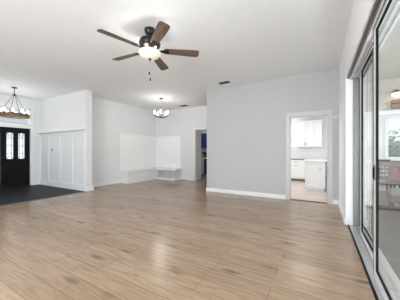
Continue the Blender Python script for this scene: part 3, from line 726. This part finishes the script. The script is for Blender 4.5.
# ------------------------------------------------------------------ navy cabinet room
upper(-5.75, -5.21, 1.38, 2.12, 9.57, 'navy upper cabinet hidden behind the doorway jamb', [(-5.75, -5.21, None)], 'nickel', 'navy', .33, False)
upper(-5.205, -4.60, 1.38, 2.12, 9.57, 'navy blue upper cabinet seen through the back doorway', [(-5.205, -4.60, -4.66)], 'nickel', 'navy', .33, False)
lower(-4.885, -4.28, 9.57, 'navy blue base cabinet seen through the back doorway', [('drawer', -4.885, -4.28, .70, .85), ('door', -4.885, -4.28, .11, .69)], 'nickel', 'navy', .62, .86)
dw = thing('dishwasher', 'pale steel dishwasher beside the navy base cabinet', 'dishwasher', (-5.19, 9.26, 0))
MB().box(-5.49, -4.89, 8.96, 9.56, .10, .86, .003).build('body', M['steel'], dw); MB().box(-5.49, -4.89, 9.0, 9.56, 0, .10).build('toe_kick', M['kick'], dw)
MB().box(-5.485, -4.895, 8.935, 8.96, .12, .73, .004).build('door', M['steel'], dw); MB().box(-5.485, -4.895, 8.94, 8.96, .74, .855, .003).build('control_panel', M['greyplastic'], dw)
handle_h(-5.19, 8.935, .68, .5).build('handle', M['nickel'], dw, True)
tag(MB().box(-5.75, -4.26, 8.90, 9.57, .86, .90, .004).build('countertop', M['quartz']), 'pale countertop over the navy base cabinet', 'countertop')
struct(MB().box(-5.8, -4.2, 9.568, 9.58, .90, 1.38), 'trim_16', M['bstile'], 'pale tile backsplash between the navy cabinets', 'backsplash')
cm = thing('coffee_maker', 'small dark coffee maker on the pale counter below the navy cabinet', 'coffee maker', (-5.0, 9.15, .90))
b = MB(); b.box(-5.08, -4.93, 9.08, 9.26, .90, .93, .004); b.box(-5.08, -4.93, 9.19, 9.26, .93, 1.18, .006); b.box(-5.08, -4.93, 9.06, 9.26, 1.12, 1.18, .008); b.build('body', M['bronze'], cm)
MB().lathe((-5.005, 9.13, .93), [(0, 0), (.045, .002), (.052, .04), (.045, .10), (.03, .13), (0, .13)], 18).build('carafe', M['ringwood'], cm, True)

# ------------------------------------------------------------------ porch outside the slider
struct(MB().box(.63, 4.2, -1.0, 8.3, -.12, -.015), 'floor_porch', M['greytile'], 'grey plank tile floor of the covered porch outside the slider', 'floor')
struct(MB().box(.60, 4.2, -1.0, 5.75, 2.70, 2.8), 'ceiling_porch', M['beige'], 'beige ceiling of the covered porch', 'ceiling')
PE = 5.75
wb = MB(); wb.box(.60, 4.2, PE, PE + .12, 2.05, 2.8); wb.box(3.4, 4.2, PE, PE + .12, 0, 2.05)
struct(wb, 'wall_porch', M['beige'], 'beige porch end wall above the sunroom opening', 'wall')
m_ = MB()
m_.box(.60, 3.4, PE - .02, PE + .10, 1.96, 2.05, .004); m_.box(.60, .78, PE - .01, PE + .09, 0, 1.96, .003); m_.box(.98, 1.06, PE - .01, PE + .09, 0, 1.96, .003)
m_.box(.78, .98, PE + .01, PE + .07, 0, 1.96); m_.box(.78, .98, PE - .01, PE + .09, .90, 1.0, .003); m_.box(.78, .98, PE - .01, PE + .09, 0, .22, .003)
struct(m_, 'trim_17', M['trim'], 'white framed panel and header at the porch end', 'door frame')
struct(MB().box(.60, 3.4, PE - .03, PE + .1, -.015, .035, .003), 'trim_18', M['gasket'], 'black threshold at the sunroom end of the porch', 'threshold')
struct(MB().box(.80, .90, PE - .035, PE, 2.05, 2.70, .004), 'trim_19', M['tan'], 'tan board on the porch wall above the white panel', 'trim')
sh = thing('bamboo_shade', 'rolled brown bamboo shade under the lit porch lamp', 'shade', (1.9, PE - .08, 2.14))
MB().box(1.27, 2.6, PE - .12, PE - .005, 2.17, 2.24, .004).build('valance', M['bamboo'], sh)
b = MB(); b.tube([(1.27, PE - .065, 2.115), (2.6, PE - .065, 2.115)], .055, 16); b.build('rolled_slats', M['bamboo'], sh, True)
px, py = 1.36, 5.58
pl = thing('porch_lamp', 'warm lit bowl lamp on the porch wall above the bamboo shade', 'lamp', (px, PE, 2.36))
b = MB(); b.lathe((0, 0, 0), [(0, 0), (.05, 0), (.045, .018), (0, .022)], 20); b.xform(Matrix.Translation((px, PE, 2.42)) @ Matrix.Rotation(R(90), 4, 'X')); b.build('wall_plate', M['bronze'], pl, True)
MB().tube([(px, PE - .01, 2.42), (px, py + .05, 2.43), (px, py, 2.41)], .010, 8).build('arm', M['bronze'], pl, True)
MB().lathe((px, py, 2.32), [(0, .095), (.05, .088), (.11, .06), (.125, .035), (.12, .03), (0, .03)], 24).build('cap', M['ringwood'], pl, True)
MB().lathe((px, py, 2.32), [(0, -.04), (.06, -.033), (.10, -.012), (.118, .02), (.118, .03), (0, .03)], 24).build('glass_bowl', M['porch_bowl'], pl, True)
# sunroom beyond
SB = 8.3
wb = MB(); wb.box(.60, 1.70, SB, SB + .12, 0, 2.6); wb.box(3.2, 3.6, SB, SB + .12, 0, 2.6); wb.box(1.70, 3.2, SB, SB + .12, 0, .98); wb.box(1.70, 3.2, SB, SB + .12, 2.25, 2.6)
struct(wb, 'wall_sunroom', M['trim'], 'white sunroom wall around the garden window', 'wall')
struct(MB().box(.60, 3.6, PE + .12, SB + .12, 2.6, 2.7), 'ceiling_sunroom', M['ceil'], 'white ceiling of the sunroom beyond the porch', 'ceiling')
wn = thing('window_4', 'sunroom garden window with white bars and green shrubs outside', 'window', (2.45, SB, .98), kind='structure')
m_ = MB(); t = .05
m_.box(1.70, 1.78, SB - .02, SB + .1, .98, 2.25); m_.box(3.12, 3.2, SB - .02, SB + .1, .98, 2.25); m_.box(1.78, 3.12, SB - .02, SB + .1, .98, 1.03); m_.box(1.78, 3.12, SB - .02, SB + .1, 2.2, 2.25)
m_.box(1.78, 3.12, SB + .02, SB + .06, 1.66, 1.71); m_.box(2.42, 2.47, SB + .02, SB + .06, 1.03, 2.2)
m_.build('window_frame', M['trim'], wn)
MB().box(1.78, 3.12, SB + .036, SB + .044, 1.03, 2.2).build('pane', M['glass'], wn)
struct(MB().box(-12, 14, SB + .12, 24, -.3, -.1), 'ground_garden', M['lawn'], 'green lawn of the garden behind the sunroom', 'lawn')
def shrub(x, y, h, r, label):
    root = thing('garden_shrub', label, 'shrub', (x, y, -.1), group='shrubs outside the sunroom window')
    b = MB()
    for k in range(5):
        a = k * 1.26; b.tube([(x, y, -.1), (x + .1 * math.cos(a), y + .1 * math.sin(a), h * .4), (x + r * .5 * math.cos(a), y + r * .5 * math.sin(a), h * .8)], .02, 6, .008)
    b.build('stem', M['bark'], root)
    b = MB(); rg = random.Random(int(x * 100))
    for k in range(2400):
        th_, ph = rg.uniform(0, 6.283), math.acos(rg.uniform(-1, 1)); rr = r * (rg.random() ** .33) * (.85 + .3 * math.sin(3 * th_ + 2 * ph))
        c = Vector((x + rr * math.sin(ph) * math.cos(th_), y + rr * math.sin(ph) * math.sin(th_), h * .55 + h * .5 * rr / r * math.cos(ph)))
        d1 = Vector((rg.uniform(-1, 1), rg.uniform(-1, 1), rg.uniform(-1, 1))).normalized(); d2 = d1.orthogonal().normalized()
        s_ = rg.uniform(.05, .09)
        b.bm.faces.new([b.bm.verts.new(c + d1 * s_), b.bm.verts.new(c + d2 * s_ * .5), b.bm.verts.new(c - d1 * s_), b.bm.verts.new(c - d2 * s_ * .5)])
    o = b.build('foliage', M['leaf'], root); return root
shrub(2.35, 9.8, 1.75, .8, 'leafy green shrub right outside the sunroom window')
shrub(4.3, 11.0, 2.3, .9, 'taller green shrub further back in the garden')
shrub(1.2, 12.0, 1.7, .8, 'low green shrub at the back of the garden beside the house')

# sunroom dining set
def chair(x, y, rz, label, seat_mat, cushion=None):
    root = thing('dining_chair', label, 'chair', (0, 0, 0), group='sunroom dining chairs')
    for sx in (-1, 1):
        MB().box(sx * .19 - .018, sx * .19 + .018, .17, .206, 0, .44, .003).build('leg', M['chairgrey'], root)
        MB().tube([(sx * .19, -.20, 0), (sx * .19, -.19, .44), (sx * .185, -.235, .97)], .02, 8).build('leg', M['chairgrey'], root)
    MB().box(-.215, .215, -.20, .215, .44, .475, .008).build('seat', M['chairgrey'], root)
    if not cushion:
        MB().box(-.185, .185, -.245, -.215, .86, .97, .008).build('back_rail', M['chairgrey'], root)
        MB().box(-.185, .185, -.215, -.19, .54, .59, .005).build('back_rail', M['chairgrey'], root)
    for k in range(0 if cushion else 5):
        xx = -.13 + .065 * k; MB().tube([(xx, -.203, .58), (xx, -.228, .87)], .011, 6).build('spindle', M['chairgrey'], root)
    if cushion: MB().box(-.2, .2, -.18, .205, .475, .53, .02).build('cushion', M[cushion], root)
    if cushion: MB().box(-.2, .2, -.25, -.17, .50, .98, .025).build('back_cushion', M[cushion], root)
    root.location = (x, y, -.015); root.rotation_euler = (0, 0, rz)
    return root
chair(1.36, 6.5, 0, 'grey spindle back dining chair nearest the porch', 'chairgrey')
chair(1.62, 8.02, R(180), 'grey spindle back dining chair at the window end of the table', 'chairgrey')
chair(1.70, 6.97, 0, 'dining chair with red upholstered back and seat beside the nearest grey chair', 'chairgrey', 'red')
tb = thing('dining_table', 'dark wooden dining table in the sunroom', 'table', (1.75, 7.5, -.015))
MB().box(1.25, 2.25, 7.23, 7.76, .70, .735, .006).build('table_top', M['darkwood'], tb)
for sx in (1.3, 2.2):
    for sy in (7.28, 7.71): MB().box(sx - .025, sx + .025, sy - .025, sy + .025, -.015, .70, .003).build('leg', M['darkwood'], tb)
# low outdoor sofa at the porch side
so = thing('outdoor_ottoman', 'low grey cushioned ottoman on the sunroom floor beside the threshold', 'ottoman', (1.66, 6.08, -.015))
MB().box(1.32, 2.0, 5.95, 6.22, .10, .24, .02).build('base', M['chairgrey'], so); MB().box(1.31, 2.01, 5.94, 6.23, .24, .38, .04).build('cushion', M['greyfab'], so)
for sx in (1.36, 1.96):
    for sy in (5.99, 6.18): MB().box(sx - .02, sx + .02, sy - .02, sy + .02, -.015, .10).build('leg', M['gasket'], so)
